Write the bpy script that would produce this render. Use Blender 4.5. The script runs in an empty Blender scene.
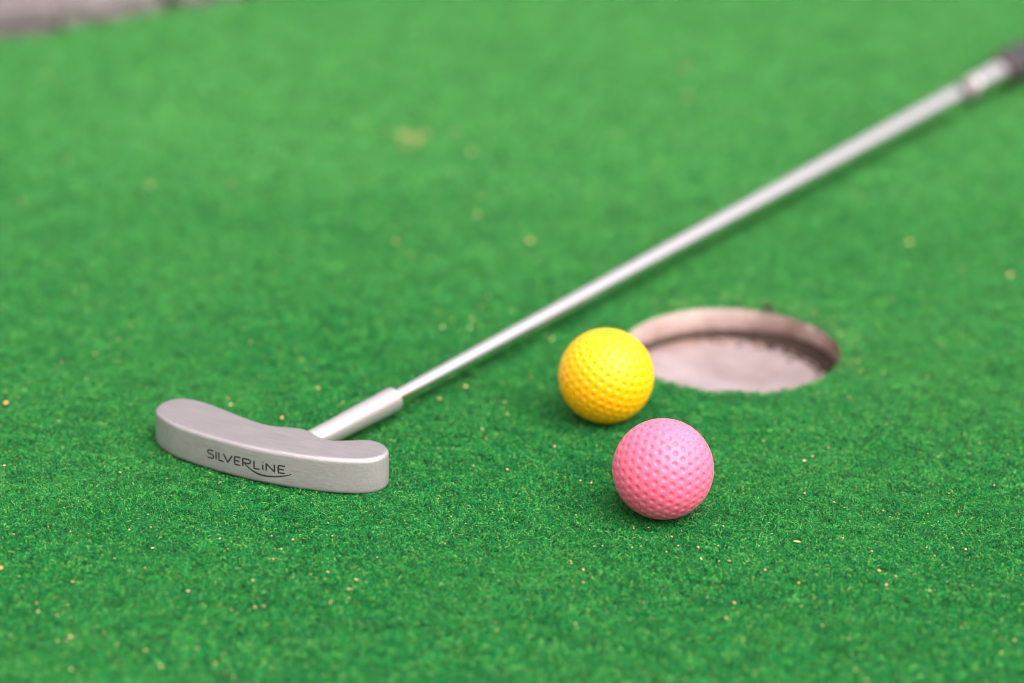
import bpy, bmesh, math
import numpy as np
from mathutils import Vector, Matrix

# ------------------------------------------------------------------ basics
# All measures below are written in millimetres; the scene itself is in metres.
MM = 0.001
rng = np.random.default_rng(7)
scene = bpy.context.scene
COL = scene.collection

def tag(o, label=None, cat=None, group=None, kind=None):
    if label: o['label'] = label
    if cat: o['category'] = cat
    if group: o['group'] = group
    if kind: o['kind'] = kind
    return o

def link(name, me, mat=None, parent=None):
    o = bpy.data.objects.new(name, me)
    COL.objects.link(o)
    if mat: me.materials.append(mat)
    if parent:
        o.parent = parent
        o.matrix_parent_inverse = Matrix.Translation(parent.location).inverted()
    return o

def empty(name, loc):
    o = bpy.data.objects.new(name, None)
    o.empty_display_size = 0.02
    o.location = Vector(loc) * MM
    COL.objects.link(o)
    return o

def mesh(name, verts, faces, smooth=True):
    me = bpy.data.meshes.new(name)
    me.from_pydata([tuple(float(c) * MM for c in v) for v in verts], [], [tuple(f) for f in faces])
    me.update()
    me.shade_smooth() if smooth else me.shade_flat()
    return me

# ------------------------------------------------------------------ materials
def mat(name):
    m = bpy.data.materials.new(name)
    m.use_nodes = True
    nt = m.node_tree
    b = nt.nodes['Principled BSDF']
    return m, nt, b

def node(nt, t, **kw):
    n = nt.nodes.new(t)
    for k, v in kw.items():
        if k.startswith('i_'):
            n.inputs[k[2:].replace('_', ' ')].default_value = v
        else:
            setattr(n, k, v)
    return n

def ramp(nt, fac, stops):
    r = node(nt, 'ShaderNodeValToRGB')
    e = r.color_ramp.elements
    while len(e) < len(stops): e.new(0.5)
    for el, (p, c) in zip(e, stops):
        el.position = p
        el.color = (*c, 1)
    nt.links.new(fac, r.inputs['Fac'])
    return r.outputs['Color']

def noise(nt, scale, detail=3, rough=0.55, stretch=None):
    tc = node(nt, 'ShaderNodeTexCoord')
    src = tc.outputs['Object']
    if stretch:
        mp = node(nt, 'ShaderNodeMapping')
        mp.inputs['Scale'].default_value = stretch
        nt.links.new(src, mp.inputs['Vector']); src = mp.outputs['Vector']
    n = node(nt, 'ShaderNodeTexNoise')
    n.inputs['Scale'].default_value = scale
    n.inputs['Detail'].default_value = detail
    n.inputs['Roughness'].default_value = rough
    nt.links.new(src, n.inputs['Vector'])
    return n.outputs['Fac']

def bump(nt, b, h, strength, dist):
    bp = node(nt, 'ShaderNodeBump')
    bp.inputs['Strength'].default_value = strength
    bp.inputs['Distance'].default_value = dist
    nt.links.new(h, bp.inputs['Height'])
    nt.links.new(bp.outputs['Normal'], b.inputs['Normal'])

def mixc(nt, fac, a, b, mode='MIX'):
    m = node(nt, 'ShaderNodeMix', data_type='RGBA', blend_type=mode)
    for s, v in ((m.inputs['Factor'], fac), (m.inputs['A'], a), (m.inputs['B'], b)):
        s = [q for q in m.inputs if q.name == s.name and (q.type == 'RGBA' or s.name == 'Factor')][0]
        if hasattr(v, 'links'): nt.links.new(v, s)
        elif isinstance(v, (int, float)): s.default_value = v
        else: s.default_value = (*v, 1)
    return [q for q in m.outputs if q.type == 'RGBA'][0]

# brushed zinc of the club head
def metal_brushed(name, base, rough, stretch, amp=0.00002, metallic=1.0, brushed=False):
    m, nt, b = mat(name)
    f = noise(nt, 900, 4, 0.65, stretch)
    g = noise(nt, 60, 3)
    if brushed:                                   # grinding lines run along the blade
        tc = node(nt, 'ShaderNodeTexCoord'); mp = node(nt, 'ShaderNodeMapping', vector_type='TEXTURE')
        mp.inputs['Rotation'].default_value = (0, 0, math.radians(-24.8)); mp.inputs['Scale'].default_value = (22, 1, 1)
        nt.links.new(tc.outputs['Object'], mp.inputs['Vector'])
        n = node(nt, 'ShaderNodeTexNoise'); n.inputs['Scale'].default_value = 1500; n.inputs['Detail'].default_value = 3
        nt.links.new(mp.outputs['Vector'], n.inputs['Vector'])
        st = node(nt, 'ShaderNodeMapRange'); st.inputs['From Min'].default_value = 0.3; st.inputs['From Max'].default_value = 0.7
        nt.links.new(n.outputs['Fac'], st.inputs['Value']); f = st.outputs['Result']
        g2 = node(nt, 'ShaderNodeMath', operation='MULTIPLY_ADD'); nt.links.new(f, g2.inputs[0]); g2.inputs[1].default_value = 0.75
        nt.links.new(noise(nt, 45, 5, 0.7), g2.inputs[2]); g3 = node(nt, 'ShaderNodeMath', operation='SUBTRACT', use_clamp=True)
        nt.links.new(g2.outputs[0], g3.inputs[0]); g3.inputs[1].default_value = 0.35; g = g3.outputs[0]
    c = mixc(nt, g, tuple(x * 0.76 for x in base) if brushed else tuple(x * 0.9 for x in base), base)
    nt.links.new(c, b.inputs['Base Color'])
    b.inputs['Metallic'].default_value = metallic
    mr = node(nt, 'ShaderNodeMapRange')
    mr.inputs['To Min'].default_value = rough - 0.03
    mr.inputs['To Max'].default_value = rough + 0.05
    nt.links.new(f, mr.inputs['Value']); nt.links.new(mr.outputs['Result'], b.inputs['Roughness'])
    if amp: bump(nt, b, f, 0.35, amp)
    return m

# the blade runs along the direction (104, -48) in plan: brushing follows it (z and across squeezed)
M_HEAD = metal_brushed('satin_zinc_sole', (0.43, 0.39, 0.393), 0.34, None, metallic=0.34, amp=0.00006, brushed=True)
M_FACE = metal_brushed('ground_zinc_face', (0.42, 0.378, 0.387), 0.35, None, metallic=0.72, amp=0.00005, brushed=True)
M_HOSEL = metal_brushed('brushed_zinc_neck', (0.58, 0.53, 0.54), 0.335, None, metallic=0.72, amp=0.0)
m, nt, b = mat('chromed_steel')
b.inputs['Base Color'].default_value = (0.95, 0.88, 0.895, 1)
b.inputs['Metallic'].default_value = 1
mr = node(nt, 'ShaderNodeMapRange'); mr.inputs['To Min'].default_value = 0.05; mr.inputs['To Max'].default_value = 0.12
nt.links.new(noise(nt, 120, 4), mr.inputs['Value']); nt.links.new(mr.outputs['Result'], b.inputs['Roughness'])
M_CHROME = m
m, nt, b = mat('worn_ring_metal')
nt.links.new(ramp(nt, noise(nt, 500, 3), [(0.3, (0.06, 0.045, 0.05)), (0.7, (0.14, 0.10, 0.108))]), b.inputs['Base Color'])
b.inputs['Metallic'].default_value = 0.5; b.inputs['Roughness'].default_value = 0.45
M_RING = m
m, nt, b = mat('dull_steel_band')
b.inputs['Base Color'].default_value = (0.36, 0.30, 0.31, 1); b.inputs['Metallic'].default_value = 0.6; b.inputs['Roughness'].default_value = 0.4
M_BAND = m
m, nt, b = mat('black_rubber')
nt.links.new(ramp(nt, noise(nt, 400, 3), [(0.3, (0.018, 0.018, 0.02)), (0.7, (0.035, 0.033, 0.036))]), b.inputs['Base Color'])
b.inputs['Roughness'].default_value = 0.6
bump(nt, b, noise(nt, 1500, 3), 0.4, 0.0002)
M_GRIP = m
m, nt, b = mat('black_paint_in_engraving')
nt.links.new(ramp(nt, noise(nt, 1200, 2), [(0.3, (0.006, 0.006, 0.006)), (0.8, (0.035, 0.03, 0.03))]), b.inputs['Base Color'])
b.inputs['Roughness'].default_value = 0.7
M_INK = m

def plastic(name, c1, c2, sss, rad):
    m, nt, b = mat(name)
    nt.links.new(ramp(nt, noise(nt, 90, 4), [(0.3, c1), (0.7, c2)]), b.inputs['Base Color'])
    b.inputs['Roughness'].default_value = 0.36
    b.inputs['Specular IOR Level'].default_value = 0.4
    b.inputs['Subsurface Weight'].default_value = sss
    b.inputs['Subsurface Radius'].default_value = rad
    b.inputs['Subsurface Scale'].default_value = 0.011
    bump(nt, b, noise(nt, 1500, 3), 0.15, 0.00008)
    return m
M_PINK = plastic('pink_plastic', (0.83, 0.15, 0.25), (0.87, 0.165, 0.275), 0.6, (1.0, 0.35, 0.45))
M_YEL = plastic('yellow_plastic', (0.88, 0.44, 0.0006), (0.91, 0.47, 0.001), 0.55, (1.0, 0.65, 0.05))

# turf: one colour per fibre from the attribute "tone", worn patches from a noise in place
def turf_colour(nt, tone):
    c = ramp(nt, tone, [(0.0, (0.002, 0.040, 0.012)), (0.25, (0.005, 0.135, 0.028)), (0.52, (0.010, 0.225, 0.037)),
                        (0.74, (0.008, 0.32, 0.085)), (0.76, (0.040, 0.34, 0.042)), (0.90, (0.085, 0.40, 0.060)), (1.0, (0.22, 0.50, 0.13))])
    patch = noise(nt, 9, 5, 0.6)
    mr = node(nt, 'ShaderNodeMapRange')
    mr.inputs['From Min'].default_value = 0.45; mr.inputs['From Max'].default_value = 0.75
    mr.inputs['To Max'].default_value = 0.38
    nt.links.new(patch, mr.inputs['Value'])
    c = mixc(nt, mr.outputs['Result'], c, (0.055, 0.29, 0.050))
    # lens haze and grazing sheen painted into the pile colour, paler beyond the hole
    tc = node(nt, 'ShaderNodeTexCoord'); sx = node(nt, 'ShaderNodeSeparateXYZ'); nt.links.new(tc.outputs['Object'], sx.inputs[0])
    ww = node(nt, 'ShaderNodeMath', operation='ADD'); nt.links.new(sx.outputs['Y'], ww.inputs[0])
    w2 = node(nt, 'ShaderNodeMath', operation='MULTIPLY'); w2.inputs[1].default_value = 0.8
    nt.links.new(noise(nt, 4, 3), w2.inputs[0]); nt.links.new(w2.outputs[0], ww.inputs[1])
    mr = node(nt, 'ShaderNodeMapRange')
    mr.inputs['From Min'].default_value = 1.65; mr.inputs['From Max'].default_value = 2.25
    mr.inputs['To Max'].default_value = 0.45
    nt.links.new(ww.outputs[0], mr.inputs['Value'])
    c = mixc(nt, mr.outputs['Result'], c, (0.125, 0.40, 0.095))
    p2 = noise(nt, 45, 4, 0.65)
    mr = node(nt, 'ShaderNodeMapRange')
    mr.inputs['From Min'].default_value = 0.48; mr.inputs['From Max'].default_value = 0.72
    mr.inputs['To Max'].default_value = 0.38
    nt.links.new(p2, mr.inputs['Value'])
    return mixc(nt, mr.outputs['Result'], c, (0.004, 0.105, 0.036))
m, nt, b = mat('turf_fibre')
at = node(nt, 'ShaderNodeAttribute', attribute_name='tone')
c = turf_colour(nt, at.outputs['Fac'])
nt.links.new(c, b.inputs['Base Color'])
b.inputs['Roughness'].default_value = 0.5
b.inputs['Specular IOR Level'].default_value = 0.15
b.inputs['Sheen Weight'].default_value = 0.07
b.inputs['Sheen Roughness'].default_value = 0.45
b.inputs['Sheen Tint'].default_value = (0.75, 1.0, 0.72, 1)
tr = node(nt, 'ShaderNodeBsdfTranslucent'); nt.links.new(c, tr.inputs['Color'])
ms = node(nt, 'ShaderNodeMixShader'); ms.inputs['Fac'].default_value = 0.3
nt.links.new(b.outputs[0], ms.inputs[1]); nt.links.new(tr.outputs[0], ms.inputs[2])
nt.links.new(ms.outputs[0], nt.nodes['Material Output'].inputs['Surface'])
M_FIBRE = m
m, nt, b = mat('turf_backing')
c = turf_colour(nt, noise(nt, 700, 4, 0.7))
mr = node(nt, 'ShaderNodeMapRange'); mr.inputs['From Min'].default_value = 0.52; mr.inputs['From Max'].default_value = 0.68; mr.inputs['To Max'].default_value = 0.8
nt.links.new(noise(nt, 160, 5, 0.7), mr.inputs['Value'])
c = mixc(nt, mr.outputs['Result'], c, (0.10, 0.055, 0.03))      # soil trodden into the pile
nt.links.new(c, b.inputs['Base Color'])
b.inputs['Roughness'].default_value = 0.8
b.inputs['Sheen Weight'].default_value = 0.07
b.inputs['Sheen Tint'].default_value = (0.75, 1.0, 0.72, 1)
bump(nt, b, noise(nt, 600, 4, 0.7), 0.8, 0.002)
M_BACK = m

m, nt, b = mat('stained_cup_wall')
n1 = noise(nt, 28, 5, 0.65)
c = ramp(nt, n1, [(0.38, (0.31, 0.215, 0.19)), (0.60, (0.43, 0.32, 0.295))])
# brown dirt collects towards +x (right) of the wall
tc = node(nt, 'ShaderNodeTexCoord'); sx = node(nt, 'ShaderNodeSeparateXYZ'); nt.links.new(tc.outputs['Object'], sx.inputs[0])
mr = node(nt, 'ShaderNodeMapRange'); mr.inputs['From Min'].default_value = -0.005; mr.inputs['From Max'].default_value = 0.05
nt.links.new(sx.outputs['X'], mr.inputs['Value'])
mu = node(nt, 'ShaderNodeMath', operation='MULTIPLY'); nt.links.new(mr.outputs['Result'], mu.inputs[0])
r2 = node(nt, 'ShaderNodeMapRange'); r2.inputs['From Min'].default_value = 0.35; r2.inputs['From Max'].default_value = 0.6
nt.links.new(noise(nt, 70, 5, 0.7), r2.inputs['Value']); nt.links.new(r2.outputs['Result'], mu.inputs[1])
c = mixc(nt, mu.outputs[0], c, (0.13, 0.06, 0.038))
# splashes of soil creeping up from the groove
h1 = node(nt, 'ShaderNodeMapRange'); h1.inputs['From Min'].default_value = 0.007; h1.inputs['From Max'].default_value = 0.001; h1.inputs['To Max'].default_value = 0.32
nt.links.new(sx.outputs['Z'], h1.inputs['Value'])
h2 = node(nt, 'ShaderNodeMath', operation='ADD'); nt.links.new(h1.outputs['Result'], h2.inputs[0]); nt.links.new(noise(nt, 130, 5, 0.75), h2.inputs[1])
h3 = node(nt, 'ShaderNodeMapRange'); h3.inputs['From Min'].default_value = 0.62; h3.inputs['From Max'].default_value = 0.86
nt.links.new(h2.outputs[0], h3.inputs['Value'])
c = mixc(nt, h3.outputs['Result'], c, (0.12, 0.06, 0.04))
nt.links.new(c, b.inputs['Base Color']); b.inputs['Roughness'].default_value = 0.55
M_CWALL = m
m, nt, b = mat('stained_cup_floor')
c = ramp(nt, noise(nt, 35, 5, 0.6), [(0.35, (0.27, 0.20, 0.20)), (0.65, (0.40, 0.33, 0.333))])
tc = node(nt, 'ShaderNodeTexCoord'); vm = node(nt, 'ShaderNodeVectorMath', operation='LENGTH'); nt.links.new(tc.outputs['Object'], vm.inputs[0])
sx = node(nt, 'ShaderNodeSeparateXYZ'); nt.links.new(tc.outputs['Object'], sx.inputs[0])
mr = node(nt, 'ShaderNodeMapRange'); mr.inputs['From Min'].default_value = 0.038; mr.inputs['From Max'].default_value = 0.05
nt.links.new(vm.outputs['Value'], mr.inputs['Value'])
mr2 = node(nt, 'ShaderNodeMapRange'); mr2.inputs['From Min'].default_value = -0.03; mr2.inputs['From Max'].default_value = 0.03
ad = node(nt, 'ShaderNodeMath', operation='ADD'); nt.links.new(sx.outputs['X'], ad.inputs[0]); nt.links.new(sx.outputs['Y'], ad.inputs[1])
nt.links.new(ad.outputs[0], mr2.inputs['Value'])
mu = node(nt, 'ShaderNodeMath', operation='MULTIPLY'); nt.links.new(mr.outputs['Result'], mu.inputs[0]); nt.links.new(mr2.outputs['Result'], mu.inputs[1])
r2 = node(nt, 'ShaderNodeMapRange'); r2.inputs['From Min'].default_value = 0.38; r2.inputs['From Max'].default_value = 0.55
nt.links.new(noise(nt, 90, 4, 0.7), r2.inputs['Value'])
mu2 = node(nt, 'ShaderNodeMath', operation='MULTIPLY'); nt.links.new(mu.outputs[0], mu2.inputs[0]); nt.links.new(r2.outputs['Result'], mu2.inputs[1])
c = mixc(nt, mu2.outputs[0], c, (0.30, 0.16, 0.10))
nt.links.new(c, b.inputs['Base Color']); b.inputs['Roughness'].default_value = 0.38; b.inputs['Metallic'].default_value = 0.35
M_CFLOOR = m
m, nt, b = mat('dark_soil')
nt.links.new(ramp(nt, noise(nt, 300, 4), [(0.3, (0.012, 0.006, 0.004)), (0.7, (0.045, 0.022, 0.013))]), b.inputs['Base Color'])
b.inputs['Roughness'].default_value = 0.9
M_SOIL = m

def stone_mat(name, a, c_):
    m, nt, b = mat(name)
    nt.links.new(ramp(nt, noise(nt, 60, 6, 0.7), [(0.3, a), (0.7, c_)]), b.inputs['Base Color'])
    b.inputs['Roughness'].default_value = 0.85
    bump(nt, b, noise(nt, 150, 6, 0.7), 0.7, 0.003)
    return m
M_STONE = stone_mat('grey_granite', (0.095, 0.078, 0.079), (0.17, 0.142, 0.144))
M_STONE2 = stone_mat('pale_granite', (0.12, 0.10, 0.10), (0.21, 0.178, 0.178))
M_PATH = stone_mat('pink_paving', (0.26, 0.165, 0.145), (0.38, 0.255, 0.225))
m, nt, b = mat('sand_grain')
at = node(nt, 'ShaderNodeAttribute', attribute_name='tone')
nt.links.new(ramp(nt, at.outputs['Fac'], [(0, (0.42, 0.24, 0.09)), (0.4, (0.62, 0.45, 0.22)), (0.8, (0.56, 0.46, 0.22)), (1, (0.64, 0.57, 0.34))]), b.inputs['Base Color'])
b.inputs['Roughness'].default_value = 0.45
M_SAND = m
m, nt, b = mat('dry_petal')
nt.links.new(ramp(nt, noise(nt, 400, 3), [(0.3, (0.62, 0.20, 0.05)), (0.7, (0.80, 0.38, 0.12))]), b.inputs['Base Color'])
b.inputs['Roughness'].default_value = 0.6
M_PETAL = m
m, nt, b = mat('dry_leaf')
nt.links.new(ramp(nt, noise(nt, 300, 3), [(0.3, (0.45, 0.27, 0.10)), (0.7, (0.62, 0.42, 0.17))]), b.inputs['Base Color'])
b.inputs['Roughness'].default_value = 0.6
M_LEAF = m

# ------------------------------------------------------------------ camera
CAM_H = 624.8
PITCH, ROLL = 0.41268, 0.01992
F_PX = 3300.0
fw = Vector((0, math.cos(PITCH), -math.sin(PITCH)))
rt = Vector((1, 0, 0)); up = rt.cross(fw)
r2v = rt * math.cos(ROLL) + up * math.sin(ROLL)
u2v = up * math.cos(ROLL) - rt * math.sin(ROLL)
cam = bpy.data.cameras.new('camera')
co = bpy.data.objects.new('camera', cam); COL.objects.link(co)
M = Matrix((r2v, u2v, -fw)).transposed().to_4x4(); M.translation = Vector((0, 0, CAM_H * MM))
co.matrix_world = M
cam.sensor_width = 36; cam.lens = 36 * F_PX / 1024
cam.clip_start = 0.01; cam.clip_end = 100
cam.dof.use_dof = True
cam.dof.focus_distance = 1.392
cam.dof.aperture_fstop = 3.7
scene.camera = co

HX, HY, HR = 104.0, 1426.4, 51.8

# turf edge (plan)
EDGE = [(-3000, 230), (-900, 1500), (-500, 1745), (-363, 1840), (-307, 1862), (-279, 1869), (-262, 1893), (-234, 1907),
        (-216, 1921), (-190, 1934), (-165, 1952), (-137, 1978), (0, 2062), (400, 2300), (3000, 3866)]
ex = np.array([e[0] for e in EDGE], float); ey = np.array([e[1] for e in EDGE], float)
def edge_y(x): return np.interp(x, ex, ey)

# ------------------------------------------------------------------ ground
# paving under everything, one big sheet
pav = link('path', mesh('path', [(-40000, -40000, -9), (40000, -40000, -9), (40000, 40000, -9), (-40000, 40000, -9)][::1], [(0, 1, 2, 3)], False), M_PATH)
tag(pav, 'pinkish stone paving beyond the grey edging', kind='structure')
# the cup goes deeper than the paving sheet: cut a square opening with a ring of quads
bm = bmesh.new()
def fill_with_hole(outer, z, hole_r):
    bm = bmesh.new()
    o = [bm.verts.new((x * MM, y * MM, z * MM)) for x, y in outer]
    h = [bm.verts.new(((HX + hole_r * math.cos(a)) * MM, (HY + hole_r * math.sin(a)) * MM, z * MM)) for a in np.linspace(0, 2 * math.pi, 97)[:-1]]
    es = [bm.edges.new((l[i], l[(i + 1) % len(l)])) for l in (o, h) for i in range(len(l))]
    bmesh.ops.triangle_fill(bm, use_beauty=True, use_dissolve=False, edges=es)
    for f in bm.faces:
        if f.normal.z < 0: f.normal_flip()
    return bm
bm = fill_with_hole([(-40000, -40000), (40000, -40000), (40000, 40000), (-40000, 40000)], -9, HR + 4)
bm.to_mesh(pav.data); bm.free()
turf_outline = [(-3000, -1500), (3000, -1500)] + [(e[0], e[1]) for e in EDGE[::-1]]
bm = fill_with_hole(turf_outline, -2.0, HR)
# turf thickness: skirt down at every boundary
be = [e for e in bm.edges if e.is_boundary]
r = bmesh.ops.extrude_edge_only(bm, edges=be)
for v in [g for g in r['geom'] if isinstance(g, bmesh.types.BMVert)]: v.co.z -= 5 * MM
me = bpy.data.meshes.new('ground'); bm.to_mesh(me); bm.free()
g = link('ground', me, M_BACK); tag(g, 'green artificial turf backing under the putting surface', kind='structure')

# ------------------------------------------------------------------ turf fibres (one object, uncountable)
def scatter(x0, x1, y0, y1, dens):
    n = int((x1 - x0) * (y1 - y0) * dens)
    return np.column_stack([rng.uniform(x0, x1, n), rng.uniform(y0, y1, n)])
def frame_half(y): return 0.162 * np.hypot(y, 625) + 12
P = []; Wd = []; Ln = []
def band(y0, y1, dens, w, l, margin, outside=False):
    p = scatter(-760, 760, y0, y1, dens)
    inside = np.abs(p[:, 0]) < frame_half(p[:, 1]) + margin
    p = p[~inside if outside else inside]
    if outside: p = p[np.abs(p[:, 0]) < frame_half(p[:, 1]) + 330]
    P.append(p); Wd.append(np.full(len(p), w)); Ln.append(np.full(len(p), l))
band(1040, 1140, 1.7, 0.36, 2.9, 12)
band(1140, 1430, 3.8, 0.28, 2.3, 12)
band(1430, 1620, 1.3, 0.40, 3.0, 12)
band(1620, 2060, 0.55, 0.62, 3.6, 12)
band(900, 2300, 0.16, 0.95, 4.6, 12, True)
band(900, 1040, 0.4, 0.7, 4.0, 12)
band(2060, 2350, 0.2, 0.95, 4.6, 12)
P = np.vstack(P); Wd = np.concatenate(Wd); Ln = np.concatenate(Ln)
d = np.hypot(P[:, 0] - HX, P[:, 1] - HY)
ragged = HR + 0.4 + 0.5 * np.sin(np.arctan2(P[:, 1] - HY, P[:, 0] - HX) * 17) + 0.3 * np.sin(np.arctan2(P[:, 1] - HY, P[:, 0] - HX) * 41)
ok = (d > ragged) & (P[:, 1] < edge_y(P[:, 0]) - 0.5)
P, Wd, Ln = P[ok], Wd[ok], Ln[ok]
N = len(P)
# clumps: neighbouring fibres lean alike
def vnoise(p, s, seed):
    q = p / s; i = np.floor(q).astype(int); f = q - i; f = f * f * (3 - 2 * f)
    def h(a, b_):
        t = np.sin(a * 127.1 + b_ * 311.7 + seed * 74.7) * 43758.5453
        return t - np.floor(t)
    return (h(i[:, 0], i[:, 1]) * (1 - f[:, 0]) * (1 - f[:, 1]) + h(i[:, 0] + 1, i[:, 1]) * f[:, 0] * (1 - f[:, 1])
            + h(i[:, 0], i[:, 1] + 1) * (1 - f[:, 0]) * f[:, 1] + h(i[:, 0] + 1, i[:, 1] + 1) * f[:, 0] * f[:, 1])
az = rng.uniform(0, 2 * np.pi, N) + 2.2 * vnoise(P, 5, 1) * 2
Ln = Ln * rng.uniform(0.6, 1.35, N)
Wd = Wd * rng.uniform(0.7, 1.25, N)
hn = vnoise(P, 4.5, 2) * 0.6 + vnoise(P, 11, 3) * 0.4           # tufts stand higher and lower
top = -2 + 1.1 + 2.3 * hn * rng.uniform(0.6, 1.25, N)
# pressed down under the balls and the club head
dirv = np.column_stack([np.cos(az), np.sin(az)])
curl = rng.uniform(-1.3, 1.3, N)
dir2 = np.column_stack([np.cos(az + curl), np.sin(az + curl)])
side = np.column_stack([-np.sin(az), np.cos(az)])
tilt = rng.uniform(-0.8, 0.8, N)
def pt(xy, z): return np.column_stack([xy, z])
c0 = pt(P, np.full(N, -2.1))
c1 = pt(P + dirv * (Ln * 0.28)[:, None], -2 + (top + 2) * 0.85)
c2 = pt(P + dirv * (Ln * 0.5)[:, None] + dir2 * (Ln * 0.22)[:, None], top)
c3 = pt(P + dirv * (Ln * 0.5)[:, None] + dir2 * (Ln * 0.6)[:, None], top - rng.uniform(0.0, 1.1, N))
wv = np.column_stack([side * np.cos(tilt)[:, None], np.sin(tilt)]) * (Wd * 0.5)[:, None]
V = np.stack([c0 - wv, c0 + wv, c1 - wv, c1 + wv, c2 - wv * 0.9, c2 + wv * 0.9, c3 - wv * 0.35, c3 + wv * 0.35], 1)
# keep tips out of the cup mouth
vx = V[..., 0] - HX; vy = V[..., 1] - HY; dd = np.hypot(vx, vy)
inn = dd < HR - 1.1
sc = np.where(inn, (HR - 1.1) / np.maximum(dd, 1), 1)
V[..., 0] = HX + vx * sc; V[..., 1] = HY + vy * sc
idx = np.arange(N)[:, None] * 8
Q = np.concatenate([idx + np.array([[0, 1, 3, 2]]), idx + np.array([[2, 3, 5, 4]]), idx + np.array([[4, 5, 7, 6]])], 1).reshape(-1, 4)
me = bpy.data.meshes.new('turf_fibres')
me.vertices.add(N * 8); me.vertices.foreach_set('co', (V.reshape(-1, 3) * MM).astype(np.float32).ravel())
me.loops.add(Q.size); me.loops.foreach_set('vertex_index', Q.astype(np.int32).ravel())
me.polygons.add(len(Q)); me.polygons.foreach_set('loop_start', np.arange(0, Q.size, 4, dtype=np.int32))
me.update(calc_edges=True)
tone = np.clip(rng.normal(0.5, 0.27, N) + (vnoise(P, 3, 5) - 0.5) * 0.25, 0, 1)
tone[rng.random(N) < 0.012] = 1.0
a = me.attributes.new('tone', 'FLOAT', 'FACE'); a.data.foreach_set('value', np.repeat(tone, 3).astype(np.float32))
me.shade_smooth()
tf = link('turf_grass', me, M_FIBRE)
tag(tf, 'short fuzzy green artificial turf fibres covering the putting surface', 'artificial turf', kind='stuff')

# ------------------------------------------------------------------ cup in the hole
cup = empty('hole_cup', (HX, HY, -17))
tag(cup, 'shallow round cup sunk in the turf, pinkish wall stained brown at the right', 'golf hole')
def lathe(name, prof, m, parent=None, n=128, cx=0, cy=0):
    vs = []; fs = []
    for r_, z in prof:
        for k in range(n):
            a = 2 * math.pi * k / n
            vs.append((cx + r_ * math.cos(a), cy + r_ * math.sin(a), z))
    for i in range(len(prof) - 1):
        for k in range(n):
            fs.append((i * n + k, i * n + (k + 1) % n, (i + 1) * n + (k + 1) % n, (i + 1) * n + k))
    o = bpy.data.objects.new(name, mesh(name, vs, fs)); COL.objects.link(o); o.data.materials.append(m)
    if parent: o.parent = parent
    return o
# local z: floor level 0, turf base at +15
lathe('cup_wall', [(HR + 2.5, 14.0), (HR + 2.5, -6.0), (HR + 0.6, -6.0), (HR + 0.2, 0.0), (HR - 0.1, 6), (HR - 0.1, 14.2), (HR + 0.4, 14.6), (HR + 2.5, 14.0)], M_CWALL, cup)
lathe('cup_floor', [(HR - 1.6, -2.5), (HR - 1.8, 0.0), (HR - 3.0, 0.7), (HR - 8, 0.5), (36, -0.5), (26, -1.6), (16, -2.2), (7, -2.5), (0.2, -2.6)], M_CFLOOR, cup)
# dirt lying in the groove between floor and wall
vs = []; fs = []; n = 160
for k in range(n):
    a = 2 * math.pi * k / n
    w = 0.9 + 1.9 * max(0, math.cos(a - 0.45)) ** 1.5 + 0.9 * rng.random() * max(0.2, math.cos(a - 0.4))
    for rr, z in ((HR - 0.35, 1.2 + 1.3 * w), (HR - 1.6, 1.1 + 0.55 * w), (HR - 2.4 - w * 1.2, 0.55)):
        vs.append((rr * math.cos(a), rr * math.sin(a), z))
for k in range(n):
    for j in range(2):
        a0 = k * 3 + j; b0 = ((k + 1) % n) * 3 + j
        fs.append((a0, a0 + 1, b0 + 1, b0))
_b = bmesh.new(); bmesh.ops.create_icosphere(_b, subdivisions=1, radius=1)
_v = [v.co.copy() for v in _b.verts]; _f = [[v.index for v in f.verts] for f in _b.faces]; _b.free()
for _ in range(240):                              # crumbs of soil fallen on the floor below the back and right wall
    a = rng.normal(0.75, 0.5); rr = HR - 2.5 - abs(rng.normal(0, 4.5)); s_ = rng.uniform(0.25, 1.0); b0 = len(vs)
    for v in _v:
        k_ = 1 + rng.normal(0, 0.2)
        vs.append((rr * math.cos(a) + v.x * s_ * 1.3 * k_, rr * math.sin(a) + v.y * s_ * k_, 0.7 + v.z * s_ * 0.5 * k_))
    fs += [tuple(b0 + i for i in f) for f in _f]
o = bpy.data.objects.new('dirt_ring', mesh('dirt_ring', vs, fs)); COL.objects.link(o); o.data.materials.append(M_SOIL); o.parent = cup

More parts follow.
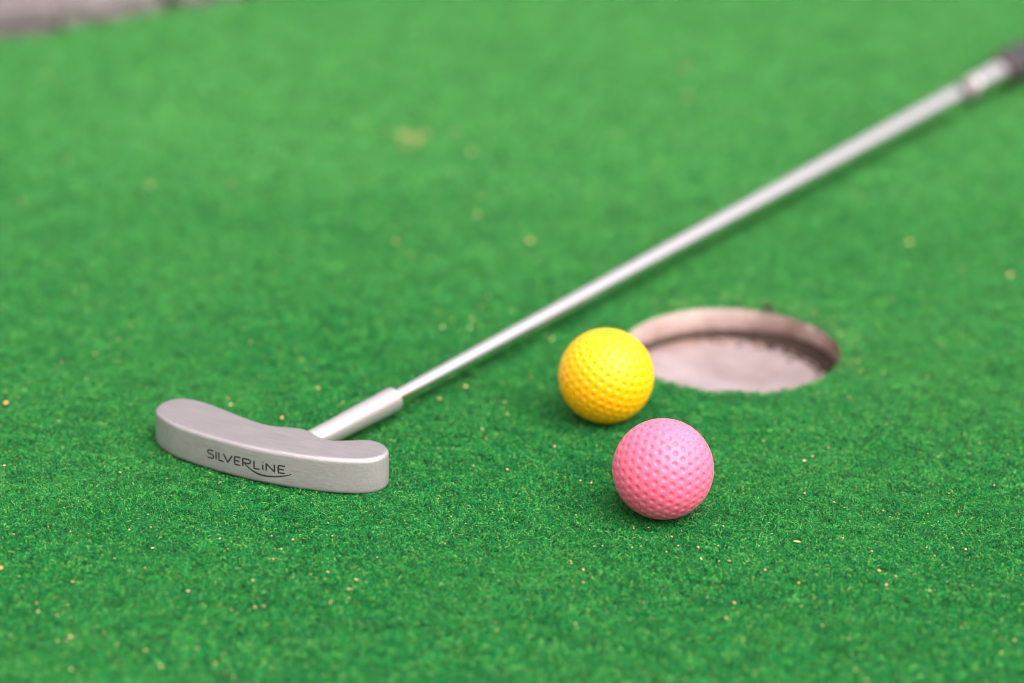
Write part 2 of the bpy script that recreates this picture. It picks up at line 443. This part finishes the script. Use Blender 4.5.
# ------------------------------------------------------------------ balls
def ball(name, x, y, material, axis, spin, label, rad=21.35, zc=20.9):
    # dimple centres in staggered rings round an axis
    cs = []
    rows = 18
    for i in range(rows):
        th = math.pi * (i + 0.5) / rows
        m_ = max(3, int(round(2 * math.pi * math.sin(th) * rad / 4.3)))
        for k in range(m_):
            ph = 2 * math.pi * (k + 0.5 * (i % 2)) / m_
            cs.append((math.sin(th) * math.cos(ph), math.sin(th) * math.sin(ph), math.cos(th)))
    cs = np.array(cs)
    bm = bmesh.new(); bmesh.ops.create_icosphere(bm, subdivisions=7, radius=1.0)
    me = bpy.data.meshes.new(name); bm.to_mesh(me); bm.free()
    n = len(me.vertices); v = np.empty(n * 3, np.float32); me.vertices.foreach_get('co', v); v = v.reshape(-1, 3).astype(float)
    v /= np.linalg.norm(v, axis=1)[:, None]
    best = np.full(n, -1.0)
    for s in range(0, n, 20000):
        best[s:s + 20000] = (v[s:s + 20000] @ cs.T).max(1)
    ang = np.arccos(np.clip(best, -1, 1)) * rad            # mm from the nearest dimple centre
    R0 = 1.32
    t = np.clip(ang / R0, 0, 1)
    dep = 0.66 * (1 - t ** 2.6)
    dep = np.where(t < 1, dep, 0)
    seam = 0.05 * np.exp(-(v[:, 2] * rad / 0.35) ** 2)     # moulding line round the middle
    v = v * (rad - dep + seam)[:, None]
    me.vertices.foreach_set('co', (v * MM).astype(np.float32).ravel()); me.update(); me.shade_smooth()
    o = link(name, me, material)
    q = Vector(axis).normalized().to_track_quat('Z', 'Y').to_matrix() @ Matrix.Rotation(spin, 3, 'Z')
    o.matrix_world = Matrix.Translation(Vector((x, y, zc)) * MM) @ q.to_4x4()
    tag(o, label, 'golf ball', 'dimpled minigolf balls')
    return o
ax = (-0.42, 0.15, 0.90)
ball('golf_ball', 64.5, 1248.9, M_PINK, ax, 0.4, 'pink dimpled minigolf ball on the turf, in front of the yellow one')
ball('golf_ball', 42.3, 1343.1, M_YEL, (0.45, -0.25, 0.86), 1.3, 'yellow dimpled minigolf ball at the left edge of the hole')

# ------------------------------------------------------------------ putter
put = empty('putter', (-104, 1290, 0))
tag(put, 'silver minigolf putter with curved engraved head and chrome shaft lying on the turf', 'putter')

T = 16.6
back = [(-155.6, 1309.0), (-152.6, 1317.2), (-145.6, 1321.2), (-136.8, 1318.9), (-126.2, 1311.2), (-114.5, 1301.6), (-104.6, 1295.0),
        (-95.8, 1293.4), (-88.6, 1291.8), (-82.6, 1285.2), (-76.8, 1281.0), (-68.5, 1281.6), (-60.4, 1282.2), (-54.6, 1279.0), (-51.6, 1272.6)]
front = [(-52.9, 1266.6), (-57.3, 1262.4), (-64.2, 1260.8), (-75.6, 1261.4), (-87.5, 1264.0), (-99.4, 1267.7), (-111.5, 1272.5), (-123.8, 1278.8),
         (-136.0, 1286.3), (-145.3, 1293.2), (-152.0, 1301.0)]
def spline(pts, per=8, closed=True):
    out = []; n = len(pts)
    for i in range(n if closed else n - 1):
        g = (lambda k: pts[k % n]) if closed else (lambda k: pts[min(max(k, 0), n - 1)])
        p0, p1, p2, p3 = [np.array(g(i + j), float) for j in (-1, 0, 1, 2)]
        for s in range(per):
            t = s / per
            out.append(0.5 * ((2 * p1) + (-p0 + p2) * t + (2 * p0 - 5 * p1 + 4 * p2 - p3) * t * t + (-p0 + 3 * p1 - 3 * p2 + p3) * t ** 3))
    if not closed: out.append(np.array(pts[-1], float))
    return np.array(out)
O = spline(back + front, 10)
for _ in range(8):                                                # soften the traced outline
    O = 0.5 * O + 0.25 * (np.roll(O, 1, 0) + np.roll(O, -1, 0))
tn = np.roll(O, -1, 0) - np.roll(O, 1, 0); tn /= np.linalg.norm(tn, axis=1)[:, None]
area = 0.5 * np.sum(O[:, 0] * np.roll(O[:, 1], -1) - np.roll(O[:, 0], -1) * O[:, 1])
nin = np.column_stack([-tn[:, 1], tn[:, 0]]) * (1 if area > 0 else -1)   # inward normal
for _ in range(6):
    nin = nin + np.roll(nin, 1, 0) + np.roll(nin, -1, 0); nin /= np.linalg.norm(nin, axis=1)[:, None]
R1 = 2.3
prof = [(0.0, 1.6), (0.3, 0.7), (1.0, 0.15), (2.0, 0.0), (6, -0.02), (11, 0.0)]
prof += [(T - R1 + R1 * math.sin(a), R1 * 0.95 * (1 - math.cos(a))) for a in np.linspace(0, math.pi / 2, 9)]
vs = []; n = len(O)
for z, ins in prof:
    q = O + nin * ins
    vs += [(q[i, 0] + 104, q[i, 1] - 1290, z) for i in range(n)]
fs = []
for j in range(len(prof) - 1):
    for i in range(n):
        f = (j * n + i, j * n + (i + 1) % n, (j + 1) * n + (i + 1) % n, (j + 1) * n + i)
        fs.append(f if area > 0 else f[::-1])
def cap(j, flip):
    f = tuple(range(j * n, (j + 1) * n)); return f[::-1] if flip else f
fs.append(cap(len(prof) - 1, area < 0)); fs.append(cap(0, area > 0))
me = mesh('head', vs, fs)
head = bpy.data.objects.new('head', me); COL.objects.link(head); me.materials.append(M_HEAD); me.materials.append(M_FACE); head.parent = put
head['label'] = 'brushed silver curved blade with engraved black lettering'
for p in me.polygons:
    if len(p.vertices) == 4 and p.center.z > (T - 0.30) * MM: p.material_index = 1
    if len(p.vertices) > 10:
        p.use_smooth = False
        if p.center.z > 0.01: p.material_index = 1

# lettering on the sole: strokes mapped on the curved front face
F = np.array([o for o in O])
mask = F[:, 1] < 1262 + (-52 - F[:, 0]) * 0.5
Ff = F[(F[:, 0] > -150) & (F[:, 0] < -58) & mask]
Ff = Ff[np.argsort(Ff[:, 0])]
arc = np.concatenate([[0], np.cumsum(np.linalg.norm(np.diff(Ff, axis=0), axis=1))])
s_start = np.interp(-130.3, Ff[:, 0], arc); s_end = np.interp(-93.3, Ff[:, 0], arc)
U = (s_end - s_start) / 10.05                                     # one cap height wide
def face_pt(u, v, off):
    s = s_start + u * U
    x = np.interp(s, arc, Ff[:, 0]); y = np.interp(s, arc, Ff[:, 1])
    x2 = np.interp(s + 0.5, arc, Ff[:, 0]); y2 = np.interp(s + 0.5, arc, Ff[:, 1])
    d_ = np.array([x2 - x, y2 - y]); d_ /= np.linalg.norm(d_)
    nn = np.array([d_[1], -d_[0]])                                 # outwards, towards the viewer
    z = 6.0 + 0.07 * u + v * 3.75
    return (x + nn[0] * off + 104, y + nn[1] * off - 1290, z)
def qb(p0, p1, p2, n=10):
    return [((1 - t) ** 2 * p0[0] + 2 * t * (1 - t) * p1[0] + t * t * p2[0], (1 - t) ** 2 * p0[1] + 2 * t * (1 - t) * p1[1] + t * t * p2[1]) for t in np.linspace(0, 1, n)]
ST = []
ST.append([(0.80, 0.98), (0.22, 0.98), (0.08, 0.90), (0.05, 0.72), (0.10, 0.58), (0.22, 0.52), (0.62, 0.49), (0.76, 0.42), (0.80, 0.26), (0.75, 0.08), (0.62, 0.0), (0.02, 0.0)])
ST.append([(1.14, 0.98), (1.14, 0.0)])
ST.append([(1.50, 0.98), (1.50, 0.0), (2.12, 0.0)])
ST.append([(2.10, 0.98), (2.62, 0.0), (3.18, 0.98)])
ST.append([(4.22, 0.98), (3.52, 0.98)]); ST.append([(3.52, 0.98), (3.46, 0.5), (3.52, 0.0), (4.20, 0.0)]); ST.append([(3.48, 0.5), (4.10, 0.5)])
ST.append([(4.50, 0.0), (4.50, 0.98), (5.20, 0.98), (5.38, 0.88), (5.42, 0.72), (5.36, 0.54), (5.20, 0.45), (4.56, 0.45)])
SW = [(4.72, 0.45)] + qb((4.85, 0.25), (6.15, -0.95), (7.9, -0.62), 14) + qb((7.9, -0.62), (9.2, -0.45), (10.15, 0.02), 12)
ST.append([(5.85, 0.98), (5.85, 0.0), (6.50, 0.0)])
ST.append([(6.88, 0.66), (6.88, 0.0)]); ST.append([(6.86, 0.95), (6.91, 1.0)])
ST.append([(7.28, 0.0), (7.28, 0.90), (8.22, 0.0), (8.22, 0.92)])
ST.append([(9.45, 0.92), (8.70, 0.92)]); ST.append([(8.70, 0.92), (8.64, 0.46), (8.70, 0.0), (9.42, 0.0)]); ST.append([(8.66, 0.46), (9.32, 0.46)])
vs = []; fs = []
def stroke(pts, w, taper=False):
    d_ = []
    for i in range(len(pts) - 1):                                  # dense points
        a, b_ = np.array(pts[i]), np.array(pts[i + 1]); m_ = max(1, int(np.linalg.norm(b_ - a) / 0.12))
        d_ += [a + (b_ - a) * k / m_ for k in range(m_)]
    d_.append(np.array(pts[-1])); d_ = np.array(d_)
    tg = np.gradient(d_, axis=0); tg /= np.linalg.norm(tg, axis=1)[:, None] + 1e-9
    nn = np.column_stack([-tg[:, 1], tg[:, 0]])
    m_ = len(d_); b0 = len(vs)
    for i in range(m_):
        ww = w * (1 if not taper else (0.55 + 0.75 * math.sin(math.pi * min(1, 0.1 + i / m_ * 0.9))))
        for sgn in (-1, 1):
            u, v_ = d_[i] + nn[i] * sgn * ww * 0.5
            vs.append(face_pt(u, v_, 0.045))
        for sgn in (1, -1):
            u, v_ = d_[i] + nn[i] * sgn * ww * 0.5
            vs.append(face_pt(u, v_, -0.2))
    for i in range(m_ - 1):
        a = b0 + i * 4; c_ = a + 4
        for k in range(4):
            fs.append((a + k, a + (k + 1) % 4, c_ + (k + 1) % 4, c_ + k))
    fs.append((b0, b0 + 3, b0 + 2, b0 + 1)); e = b0 + (m_ - 1) * 4; fs.append((e, e + 1, e + 2, e + 3))
for s in ST: stroke(s, 0.185)
stroke(SW, 0.175, True)
lt = bpy.data.objects.new('lettering', mesh('lettering', vs, fs, False)); COL.objects.link(lt); lt.data.materials.append(M_INK); lt.parent = head

# tubes along a path, used for neck, shaft, collar and grip (local to the putter)
def tube(name, pts, radii, material, parent, n=48, capped=True):
    pts = [Vector(p) for p in pts]; vs = []; fs = []
    for i, p in enumerate(pts):
        d_ = (pts[min(i + 1, len(pts) - 1)] - pts[max(i - 1, 0)]).normalized()
        sx_ = d_.cross(Vector((0, 0, 1))).normalized(); sy_ = sx_.cross(d_)
        for k in range(n):
            a = 2 * math.pi * k / n
            q = p + (sx_ * math.cos(a) + sy_ * math.sin(a)) * radii[i]
            vs.append(q)
    for i in range(len(pts) - 1):
        for k in range(n):
            fs.append((i * n + k, (i + 1) * n + k, (i + 1) * n + (k + 1) % n, i * n + (k + 1) % n))
    if capped:
        fs.append(tuple(range(n))[::-1][::-1]); fs.append(tuple(range((len(pts) - 1) * n, len(pts) * n))[::-1])
    me = mesh(name, vs, fs)
    bm = bmesh.new(); bm.from_mesh(me); bmesh.ops.recalc_face_normals(bm, faces=bm.faces); bm.to_mesh(me); bm.free()
    me.shade_smooth(); me.set_sharp_from_angle(angle=math.radians(9))
    o = bpy.data.objects.new(name, me); COL.objects.link(o); me.materials.append(material); o.parent = parent
    return o
L0 = Vector((-50.5 + 104, 1342.1 - 1290, 9.0))
L1 = Vector((281.7 + 104, 1804.7 - 1290, 12.4))                    # end of the bright collar
D = (L1 - L0); LEN = D.length - 11; D.normalize()
# neck: flares out of the inner edge of the blade, then runs with the shaft
npath = spline([(6, -11, 8.3), (10, -5.5, 8.4), (16.5, 3.5, 8.6), (25.5, 14.5, 8.7), (36, 28.5, 8.9), (44.5, 39.8, 8.95), (51.2, 48.9, 9.0)], 8, False)
tt = np.linspace(0, 1, len(npath))
nr = np.interp(tt, [0, 0.12, 0.22, 0.34, 0.5, 0.8, 1.0], [7.8, 6.8, 5.2, 4.8, 5.1, 5.6, 5.75])
pts_ = [tuple(p) for p in npath]; rr = list(nr)
e = Vector(pts_[-1])
pts_ += [tuple(e + D * 0.35), tuple(e + D * 0.6)]; rr += [5.5, 5.1]
tube('neck', pts_, rr, M_HOSEL, put)
# stepped shaft
sp = [L0 - D * 8]; sr = [3.55]
steps = list(np.linspace(3.6, 5.95, 24))
shaft_len = 519.0
seg = (shaft_len + 2) / len(steps)
for i, r_ in enumerate(steps):
    a0 = -2 + seg * i; a1 = a0 + seg * 0.5
    sp += [L0 + D * a0, L0 + D * a1]; sr += [r_ , r_]
sh = tube('shaft', sp, sr, M_CHROME, put)
sh['label'] = 'chromed steel shaft widening in small steps towards the grip'
def along(a): return L0 + D * a
tube('neck_band', [along(a) for a in (517.0, 517.3, 519, 524, 527, 528.5)], [5.2, 5.5, 5.5, 5.5, 5.5, 5.5], M_BAND, put)
tube('collar', [along(a) for a in (527.0, 527.4, 528, LEN - 3, LEN - 0.6, LEN)], [5.7, 6.2, 6.35, 6.9, 6.9, 6.4], M_CHROME, put)
gp = [along(a) for a in (LEN - 0.5, LEN + 4, LEN + 8)]
tube('spacer', gp, [5.0, 5.0, 5.0], M_GRIP, put)
ring = tube('grip_ring', [along(LEN + a) for a in (3.0, 3.5, 4, 7, 8.5, 9)], [7.5, 8.8, 9.3, 9.6, 9.2, 8.6], M_RING, put)
gpts = []; gr = []
for k in range(120):
    a = LEN + 8.5 + k * 2.1
    gpts.append(along(a)); gr.append(10.4 + 1.6 * min(1, k / 70) - (0.35 if k % 4 == 0 else 0) - (2.5 if k in (0, 119) else 0))
tube('grip', gpts, gr, M_GRIP, put)

# ------------------------------------------------------------------ stone edging behind the turf
def stone(x0, x1, depth, h, seed, material, label):
    rg = np.random.default_rng(seed)
    bm = bmesh.new(); bmesh.ops.create_cube(bm, size=1)
    bmesh.ops.subdivide_edges(bm, edges=bm.edges[:], cuts=9, use_grid_fill=True)
    y0 = float(edge_y(x0)); y1 = float(edge_y(x1)); L = math.hypot(x1 - x0, y1 - y0)
    dx, dy = (x1 - x0) / L, (y1 - y0) / L
    cx, cy = (x0 + x1) / 2 - dy * (depth / 2 + 2), (y0 + y1) / 2 + dx * (depth / 2 + 2)
    for v in bm.verts:
        c = v.co * 2
        k = (abs(c.x) ** 24 + abs(c.y) ** 24 + abs(c.z) ** 24) ** (1 / 24)
        c = c / max(k, 1e-6) * max(abs(c.x), abs(c.y), abs(c.z))
        px_, py_, pz = c.x * (L / 2 - 0.3), c.y * depth / 2, c.z * h / 2
        w = 2.6 * (math.sin(px_ * .11 + seed) + math.sin(py_ * .17 + seed * 2) + math.sin(pz * .3 + px_ * .23 + seed)) * 0.5 + rg.normal(0, 0.5)
        px_ += c.x * w; py_ += c.y * w; pz += c.z * w * 0.5
        v.co = Vector(((px_ * dx - py_ * dy), (px_ * dy + py_ * dx), pz)) * MM
    me = bpy.data.meshes.new('edging_stone'); bm.to_mesh(me); bm.free(); me.shade_smooth()
    o = link('edging_stone', me, material); o.location = Vector((cx, cy, h / 2 - 9)) * MM
    tag(o, label, 'edging stone', 'grey stones edging the turf')
stone(-470, -372, 66, 24, 1, M_STONE, 'rough grey edging stone beyond the turf, outside the left frame edge')
stone(-368, -274, 62, 24, 2, M_STONE, 'dark grey edging stone in the top left corner, nearest of the stone row')
stone(-271, -214, 55, 22, 3, M_STONE2, 'paler grey edging stone, second along the row from the left')
stone(-212, -168, 48, 20, 4, M_STONE, 'small grey edging stone, third along the row, at the top edge of the turf')
stone(-163, -90, 60, 22, 5, M_STONE2, 'pale edging stone, farthest along the row from the left corner')

# ------------------------------------------------------------------ debris
def ground_pt(px, py, z):
    d_ = fw + r2v * ((px - 512) / F_PX) - u2v * ((py - 341.5) / F_PX)
    t_ = (z - CAM_H) / d_.z
    return d_.x * t_, d_.y * t_
ico = bmesh.new(); bmesh.ops.create_icosphere(ico, subdivisions=1, radius=1)
iv = np.array([v.co[:] for v in ico.verts]); iF = np.array([[v.index for v in f.verts] for f in ico.faces]); ico.free()
gv = []; gf = []; gt = []
def grain(x, y, z, s, tone_):
    if math.hypot(x - HX, y - HY) < HR + 2: return
    v = iv * (1 + rng.normal(0, 0.18, (len(iv), 1))) * np.array([s * rng.uniform(0.7, 1.4), s * rng.uniform(0.7, 1.4), s * rng.uniform(0.4, 0.8)])
    a = rng.uniform(0, 6.28); R_ = np.array([[math.cos(a), -math.sin(a), 0], [math.sin(a), math.cos(a), 0], [0, 0, 1]])
    v = v @ R_.T + np.array([x, y, z])
    gf.append(iF + sum(len(q) for q in gv)); gv.append(v); gt.append(np.full(len(iF), tone_))
seen = [(505,47),(48,115),(165,90),(520,162),(390,198),(440,240),(778,165),(750,130),(933,200),(960,165),(862,272),(1000,133),(690,355),(750,355),(900,360),(915,422),(675,503),(735,556),(765,523),(683,597),(768,590),(797,603),(920,595),(230,355),(35,460),(400,490),(125,350),(1000,262)]
SPOTS = [(x / 3.413, 500 + y / 3.413, 0.44) for x, y in seen]
SPOTS += [(700 + x / 3.16, 480 + y / 3.16, 0.42) for x, y in [(424,68),(308,195),(600,115),(452,182),(828,167),(780,320),(742,345),(862,332),(320,397),(995,505),(950,497),(526,630),(338,610),(175,605),(838,452),(930,15),(787,40),(716,212),(840,217),(800,212)]]
SPOTS += [(560 + x / 5.12, 500 + y / 5.12, 0.4) for x, y in [(80,75),(178,235),(218,232),(370,240),(412,235),(55,310),(118,418),(368,435),(78,632),(572,184),(605,230),(545,262),(850,600),(755,495)]]
SPOTS += [(540 + x / 2.731, 290 + y / 2.731, 0.6) for x, y in [(610,410),(685,455),(722,465),(803,578),(140,525),(110,520),(30,135),(40,425)]]
SPOTS += [(300 + x / 2.56, 60 + y / 2.56, 1.5) for x, y in [(155,155),(400,183),(810,185),(990,90),(985,20),(245,463),(285,497),(440,235),(455,395),(575,450),(590,463)]]
SPOTS += [(x, y, 1.6) for x, y in [(67,160),(46,73),(230,182),(150,185),(910,242),(1010,274),(935,130),(908,242),(22,200)]]
SPOTS += [(x, y, 0.8) for x, y in [(440,398),(507,413),(553,338),(466,386),(318,388),(228,398),(231,404)]]
for px_, py_, s in SPOTS:
    x, y = ground_pt(px_, py_, 1.0)
    grain(x, y, 0.8, s * (0.72 if s > 1 else 1) * rng.uniform(0.7, 1.25), rng.uniform(0.1, 0.85) * (0.7 if s > 1 else 1))
for _ in range(26):                                               # the tan patch far up on the turf
    x, y = ground_pt(411 + rng.normal(0, 11), 137 + rng.normal(0, 5), 1.0); grain(x, y, 0.7, rng.uniform(0.5, 1.1), rng.uniform(0, 0.4))
for cx_, cy_, k in ((470, 175, 6), (455, 315, 9), (330, 590, 9), (90, 620, 5), (890, 560, 6), (730, 560, 6)):
    for _ in range(k):
        x, y = ground_pt(cx_ + rng.normal(0, 25), cy_ + rng.normal(0, 12), 1.0); grain(x, y, 0.6, rng.uniform(0.3, 0.7), rng.uniform(0, 1))
p = scatter(-420, 420, 1050, 2000, 0.0006)
p2 = scatter(-230, 230, 1100, 1420, 0.0022)
for x, y in np.vstack([p, p2]):
    if y < edge_y(x) - 5: grain(x, y, rng.uniform(-0.3, 0.9), abs(rng.normal(0.2, 0.16)) + 0.1, rng.uniform(0, 0.85))
for _ in range(120):                                              # a few crumbs by the rim at the right
    a = rng.uniform(-0.6, 2.2); rr_ = HR + abs(rng.normal(0, 5)) + 2
    grain(HX + rr_ * math.cos(a), HY + rr_ * math.sin(a), 0.4, rng.uniform(0.15, 0.4), rng.uniform(0, 0.5))
VV = np.vstack(gv); FF = np.vstack(gf)
me = bpy.data.meshes.new('sand_grains')
me.from_pydata((VV * MM).tolist(), [], FF.tolist()); me.update()
a = me.attributes.new('tone', 'FLOAT', 'FACE'); a.data.foreach_set('value', np.concatenate(gt).astype(np.float32))
sg = link('sand_grains', me, M_SAND)
tag(sg, 'tan sand grains and crumbs scattered over the green turf', 'sand', kind='stuff')

def flake(name, px_, py_, l, w, h, material, label, rot):
    x, y = ground_pt(px_, py_, 1.0)
    bm = bmesh.new(); bmesh.ops.create_uvsphere(bm, u_segments=16, v_segments=8, radius=1)
    for v in bm.verts:
        c = v.co
        c.z = c.z * h + 0.35 * h * math.sin(c.x * 2.5) + 0.25 * w * c.y * c.y
        c.x *= l * (1 + 0.12 * math.sin(c.y * 5)); c.y *= w * (1 - 0.35 * (c.x / l) ** 2)
        v.co = c * MM
    me = bpy.data.meshes.new(name); bm.to_mesh(me); bm.free(); me.shade_smooth()
    o = link(name, me, material); o.location = Vector((x, y, 1.0)) * MM; o.rotation_euler = (0.2, 0.1, rot)
    tag(o, label, 'plant litter')
flake('petal_scrap', 0, 568, 1.6, 1.0, 0.35, M_PETAL, 'orange petal scrap on turf at the left frame edge, below the putter head', 1.2)
flake('petal_scrap', 6, 403, 1.5, 0.9, 0.35, M_PETAL, 'orange petal scrap on turf at the left edge, level with the putter head', 0.9)
flake('leaf_scrap', 797, 541.5, 1.7, 0.5, 0.25, M_LEAF, 'thin tan dry leaf scrap on turf at lower right of the pink ball', -0.2)
flake('leaf_scrap', 282, 417.5, 1.5, 0.6, 0.3, M_LEAF, 'tan leaf scrap behind the putter head, beside where the neck starts', 1.4)
flake('soil_crumb', 768, 307, 2.4, 1.3, 1.2, M_SOIL, 'dark crumb of soil on the back rim of the hole', 0.1)

# ------------------------------------------------------------------ light: bright overcast sky and a broad soft sun
SUN_EL, SUN_AZ = math.radians(56), math.radians(135)               # azimuth from +Y (away from the camera) towards +X
w = bpy.data.worlds.new('World'); scene.world = w; w.use_nodes = True
nt = w.node_tree; bg = nt.nodes['Background']
sky = nt.nodes.new('ShaderNodeTexSky'); sky.sky_type = 'NISHITA'; sky.sun_disc = False
sky.sun_elevation = SUN_EL; sky.sun_rotation = SUN_AZ
sky.air_density = 1.0; sky.dust_density = 4.0; sky.ozone_density = 1.0
hs = nt.nodes.new('ShaderNodeHueSaturation'); hs.inputs['Saturation'].default_value = 0.15
tint = nt.nodes.new('ShaderNodeMix'); tint.data_type = 'RGBA'; tint.blend_type = 'MULTIPLY'
fi = [i for i in tint.inputs if i.type == 'RGBA']; tint.inputs[0].default_value = 1.0
fi[1].default_value = (1.0, 0.94, 0.935, 1)
nt.links.new(sky.outputs[0], hs.inputs['Color']); nt.links.new(hs.outputs[0], fi[0])
# overcast deck: the zenith is about three times as bright as the horizon
tc = nt.nodes.new('ShaderNodeTexCoord'); sx = nt.nodes.new('ShaderNodeSeparateXYZ'); nt.links.new(tc.outputs['Generated'], sx.inputs[0])
mr = nt.nodes.new('ShaderNodeMapRange'); mr.interpolation_type = 'SMOOTHSTEP'; mr.inputs['From Max'].default_value = 0.8; mr.inputs['To Min'].default_value = 0.35; mr.inputs['To Max'].default_value = 1.5
nt.links.new(sx.outputs['Z'], mr.inputs['Value'])
sc2 = nt.nodes.new('ShaderNodeVectorMath'); sc2.operation = 'SCALE'
nt.links.new([o for o in tint.outputs if o.type == 'RGBA'][0], sc2.inputs[0]); nt.links.new(mr.outputs['Result'], sc2.inputs['Scale'])
nt.links.new(sc2.outputs[0], bg.inputs['Color'])
bg.inputs['Strength'].default_value = 0.15
sun = bpy.data.lights.new('sun', 'SUN'); sun.energy = 1.3; sun.angle = math.radians(95); sun.color = (1.0, 0.95, 0.90)
so = bpy.data.objects.new('sun', sun); COL.objects.link(so)
dv = Vector((math.sin(SUN_AZ) * math.cos(SUN_EL), math.cos(SUN_AZ) * math.cos(SUN_EL), math.sin(SUN_EL)))
so.rotation_euler = dv.to_track_quat('Z', 'Y').to_euler()
so.location = dv * 3

vs_ = scene.view_settings
vs_.view_transform = 'Standard'; vs_.look = 'None'; vs_.gamma = 1.0; vs_.exposure = 0.97
scene.cycles.max_bounces = 8
scene.cycles.pixel_filter_type = 'BLACKMAN_HARRIS'
scene.cycles.filter_width = 1.05
scene.cycles.use_denoising = True
